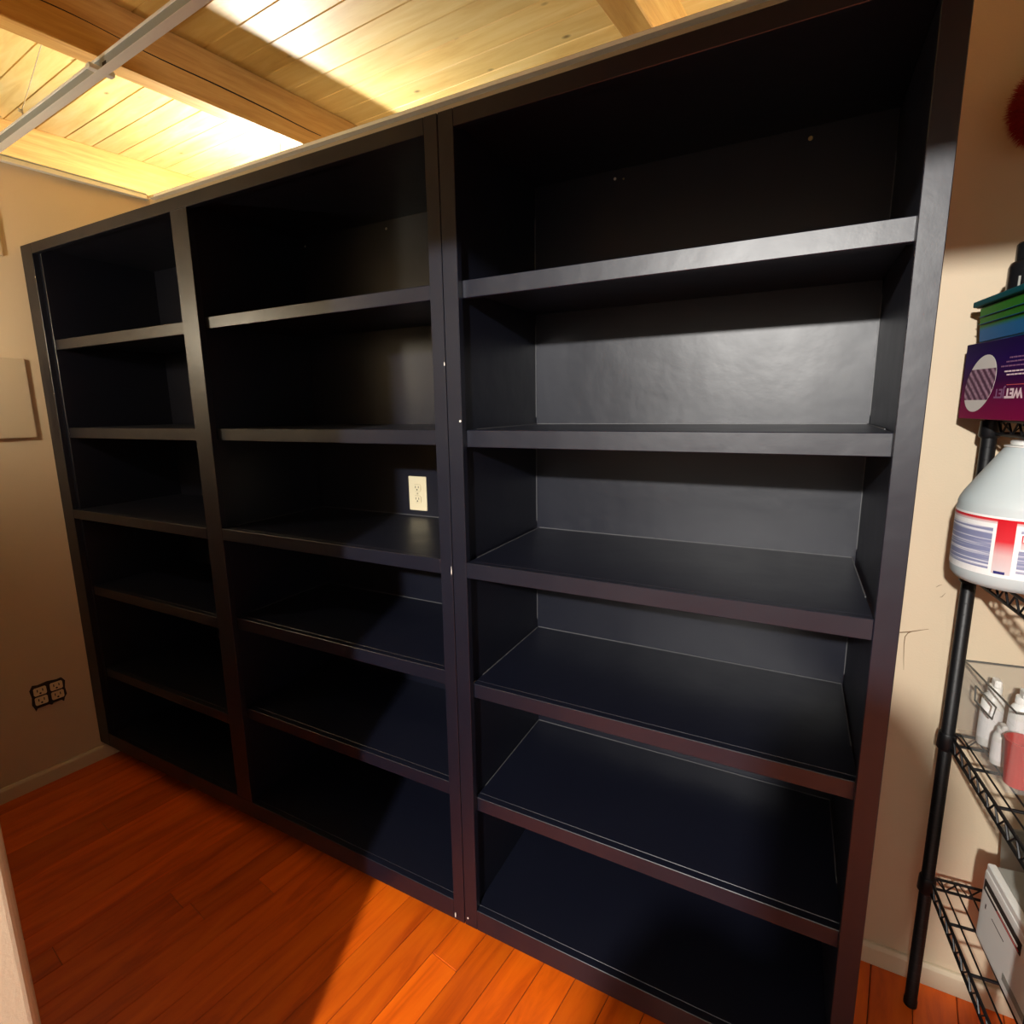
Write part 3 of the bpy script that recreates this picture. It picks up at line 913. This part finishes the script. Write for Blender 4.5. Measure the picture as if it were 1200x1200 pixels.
bm = bmesh.new(); bm_tube(bm, [(0.022, 0.0797, 0.385), (0.022, 0.052, 0.385), (0.022, 0.050, 0.395)], 0.003, 8)
finish('hook', bm, 'wire_steel', du)

# white gallon jug
jg = empty('jug', (2.9425, 0.2625, RL[1] + 0.0008))
tag(jg, 'big white plastic jug with red and blue label on the wire rack', 'jug')
lathe('body', 'jug_plastic', [(0.070, 0.0), (0.087, 0.004), (0.096, 0.014), (0.098, 0.030), (0.0982, 0.140), (0.0966, 0.146), (0.0972, 0.151), (0.0955, 0.158), (0.0890, 0.172), (0.077, 0.193), (0.062, 0.219), (0.048, 0.243), (0.040, 0.256), (0.036, 0.2595)], jg, seg=64)
lathe('cap', 'white_plastic', [(0.0325, 0.2600), (0.0335, 0.2610), (0.0335, 0.2665), (0.031, 0.2680)], jg, seg=40)
lathe('neck_ring', 'white_plastic', [(0.038, 0.2562), (0.0420, 0.2570), (0.0420, 0.2590), (0.036, 0.2597)], jg, seg=40)
bm = bmesh.new()
bm_tube(bm, [(0.048, 0.022, 0.228), (0.080, 0.036, 0.222), (0.098, 0.044, 0.195), (0.093, 0.041, 0.160)], [0.011, 0.012, 0.012, 0.011], 12)
finish('handle', bm, 'jug_plastic', jg, smooth=True)
# label: patches wrapped around the body, angle 0 looks at the camera
A0 = math.atan2(-1.05 - 0.2625, 2.556 - 2.9425)
def wrap(name, mat, a0, a1, z0, z1, r, n=14):
    bm = bmesh.new(); rows = []
    for i in range(n + 1):
        t = A0 + math.radians(a0 + (a1 - a0) * i / n)
        rows.append([bm.verts.new((q * math.cos(t), q * math.sin(t), z)) for q, z in ((r, z0), (r, z1), (r - 0.0003, z1), (r - 0.0003, z0))])
    for a, b in zip(rows, rows[1:]):
        for k in range(4): bm.faces.new((a[k], a[(k + 1) % 4], b[(k + 1) % 4], b[k]))
    bm.faces.new(rows[0]); bm.faces.new(rows[-1])
    return finish(name, mat, None) if False else finish(name, bm, mat, jg, smooth=False)
lab = wrap('label', 'label_white', -86, 130, 0.030, 0.1385, 0.0986, 40)
wrap('label_band', 'label_red', -86, 130, 0.1255, 0.1345, 0.0989, 40)
wrap('label_stripe', 'label_red', -19, -4, 0.036, 0.1340, 0.0990, 4)
wrap('label_text', 'label_text', -80, -22, 0.042, 0.118, 0.0990)
wrap('label_text', 'label_text', 0, 34, 0.042, 0.082, 0.0990)
wrap('label_text', 'label_text', 22, 40, 0.088, 0.108, 0.0990)
wrap('label_text', 'label_text', 0, 60, 0.113, 0.121, 0.0990)
wrap('label_box', 'label_red', 1, 19, 0.0855, 0.1100, 0.0990)
wrap('label_box_inner', 'label_white', 2, 18, 0.0990, 0.1085, 0.0992)
for z in (0.091, 0.0965, 0.102): wrap('label_print', 'crack_brown', 5, 14, z, z + 0.0016, 0.0994, 4)
wrap('label_mark', 'label_navy', -17, -8, 0.036, 0.041, 0.0994, 4)
wrap('label_mark', 'label_navy', 30, 44, 0.033, 0.041, 0.0994, 4)

# clear bin with small bottles
cb = empty('plastic_bin', (2.9235, 0.4080, RL[2] + 0.0008), math.atan2(-1.0, 0.13))
tag(cb, 'clear plastic bin with handle slots holding small bottles on the wire rack', 'storage bin')
# local +X towards the camera along the left side, +Y to the right
BLn, BWd, BHt, TT = 0.222, 0.30, 0.165, 0.0022
def side(name, x0, x1, y0, y1, z0, z1):
    return box(name, 'clear_plastic', x0, x1, y0, y1, z0, z1, cb, bevel=0.0006)
side('bottom', 0.004, BLn - 0.004, 0.004, BWd - 0.004, 0.0, TT)
# left side with a handle slot, made of four strips around the opening
hx0, hx1, hz0, hz1 = 0.062, 0.150, 0.106, 0.136
side('side_wall', 0.0, BLn, 0.0, TT, TT, hz0)
side('side_wall', 0.0, BLn, 0.0, TT, hz1, BHt)
side('side_wall', 0.0, hx0, 0.0, TT, hz0, hz1)
side('side_wall', hx1, BLn, 0.0, TT, hz0, hz1)
side('side_wall', 0.0, BLn, BWd - TT, BWd, TT, BHt)
side('end_wall', 0.0, TT, TT, BWd - TT, TT, BHt)
side('end_wall', BLn - TT, BLn, TT, BWd - TT, TT, BHt)
bm = bmesh.new()
bm_tube(bm, [(0, 0, BHt), (BLn, 0, BHt), (BLn, BWd, BHt), (0, BWd, BHt), (0, 0, BHt)], 0.0022, 6)
finish('rim', bm, 'clear_edge', cb)
bm = bmesh.new()
bm_tube(bm, [(hx0, 0.001, hz1), (hx1, 0.001, hz1), (hx1 - 0.008, 0.001, hz0), (hx0 + 0.004, 0.001, hz0), (hx0, 0.001, hz1)], 0.0018, 6)
finish('slot_rim', bm, 'clear_edge', cb)
def small_bottle(x, y, h, r, label, cap=True):
    o = empty('bottle', (x, y, RL[2] + 0.0036))
    tag(o, label, 'bottle')
    lathe('body', 'white_plastic', [(r * .9, 0.0), (r, 0.003), (r, h * 0.66), (r * 0.82, h * 0.74), (r * 0.5, h * 0.78)], o, seg=28)
    lathe('collar', 'white_plastic', [(r * 0.62, h * 0.781), (r * 0.66, h * 0.80), (r * 0.62, h * 0.885), (r * 0.3, h * 0.89)], o, seg=24)
    bm = bmesh.new()
    bm_box(bm, -r * 0.32, r * 0.32, -r * 0.95, r * 0.30, h * 0.892, h, r * 0.12)
    finish('spray_nozzle', bm, 'white_plastic', o)
    bm = bmesh.new(); bm_lathe(bm, [(r * 1.004, h * 0.12), (r * 1.012, h * 0.14), (r * 1.012, h * 0.55), (r * 1.004, h * 0.57)], 28)
    finish('label', bm, 'label_white', o)
small_bottle(2.968, 0.362, 0.152, 0.019, 'tall white spray bottle at the back of the clear bin')
small_bottle(3.006, 0.335, 0.150, 0.019, 'white spray bottle standing in the middle of the clear bin')
small_bottle(2.968, 0.290, 0.088, 0.014, 'short white spray bottle next to the handle slot of the clear bin')
rc = empty('cup', (2.9795, 0.224, RL[2] + 0.0036))
tag(rc, 'red plastic cup in the front corner of the clear bin', 'cup')
lathe('cup_body', 'red_plastic', [(0.018, 0.0), (0.020, 0.002), (0.026, 0.088), (0.0275, 0.090), (0.0275, 0.093), (0.025, 0.093), (0.0185, 0.004)], rc, seg=32)

# white appliance on the lowest shelf
ap = empty('printer', (2.9594, 0.2439, RL[3] + 0.0008), math.atan2(-1.0, 0.103))
tag(ap, 'white boxy appliance with grey top and dark slot on the lowest wire shelf', 'appliance')
PL, PD, PH = 0.30, 0.36, 0.182
bm = bmesh.new(); bm_box(bm, 0, PL, 0, PD, 0.008, PH - 0.012, 0.010, 3)
finish('body', bm, 'white_plastic', ap)
prism('rim', 'white_plastic', [(0.004, 0.002), (PL - 0.004, 0.002), (PL - 0.004, 0.016), (0.004, 0.016)], 'z', PH - 0.022, PH - 0.001, ap, bevel=0.002)
bm = bmesh.new(); bm_box(bm, 0.004, PL - 0.004, 0.0165, PD - 0.004, PH - 0.020, PH - 0.004, 0.004, 2)
finish('top_panel', bm, 'grey_plastic', ap)
box('slot', 'outlet_dark', 0.012, 0.160, -0.0012, 0.004, PH - 0.056, PH - 0.032, ap, bevel=0.0004)
box('slot_tray', 'chip_white', 0.020, 0.150, -0.0018, 0.004, PH - 0.048, PH - 0.044, ap)
box('slot_tray', 'print_red', 0.070, 0.155, -0.0016, 0.004, PH - 0.0535, PH - 0.051, ap)
box('seam', 'outlet_dark', 0.055, 0.105, -0.0006, 0.0005, PH - 0.085, PH - 0.0838, ap)
box('button', 'outlet_dark', 0.026, 0.029, -0.0006, 0.0005, PH - 0.088, PH - 0.078, ap)
for x in (0.03, PL - 0.03):
    for y in (0.03, PD - 0.03):
        lathe('foot', 'black_plastic', [(0.010, 0.0), (0.011, 0.002), (0.011, 0.0082)], ap, (x, y, 0), 14)
box('vent', 'grey_plastic', 0.12, 0.28, -0.001, 0.0005, 0.030, 0.045, ap)

# grey bin at the back of the lowest shelf
gr = empty('plastic_bin', (3.030, 0.410, RL[3] + 0.0008), RYAW)
tag(gr, 'grey plastic bin behind the white appliance on the lowest shelf', 'storage bin')
bm = bmesh.new()
def ring(s, z, y): return [bm.verts.new((x, y_, z)) for x, y_ in ((s, -s), (0.24 - s, -s), (0.24 - s, -0.12 + s), (s, -0.12 + s))]
r0, r1, r2, r3 = ring(0.008, 0.0, 0), ring(0.0, 0.155, 0), ring(0.003, 0.155, 0), ring(0.010, 0.004, 0)
bm.faces.new(r0); bm.faces.new(r3)
for a, b in ((r0, r1), (r1, r2), (r2, r3)):
    for i in range(4): bm.faces.new((a[i], a[(i + 1) % 4], b[(i + 1) % 4], b[i]))
finish('tub', bm, 'grey_plastic', gr)
bm = bmesh.new(); bm_tube(bm, [(0, 0, 0.156), (0.24, 0, 0.156), (0.24, -0.12, 0.156), (0, -0.12, 0.156), (0, 0, 0.156)], 0.003, 6)
finish('rim', bm, 'grey_plastic', gr)
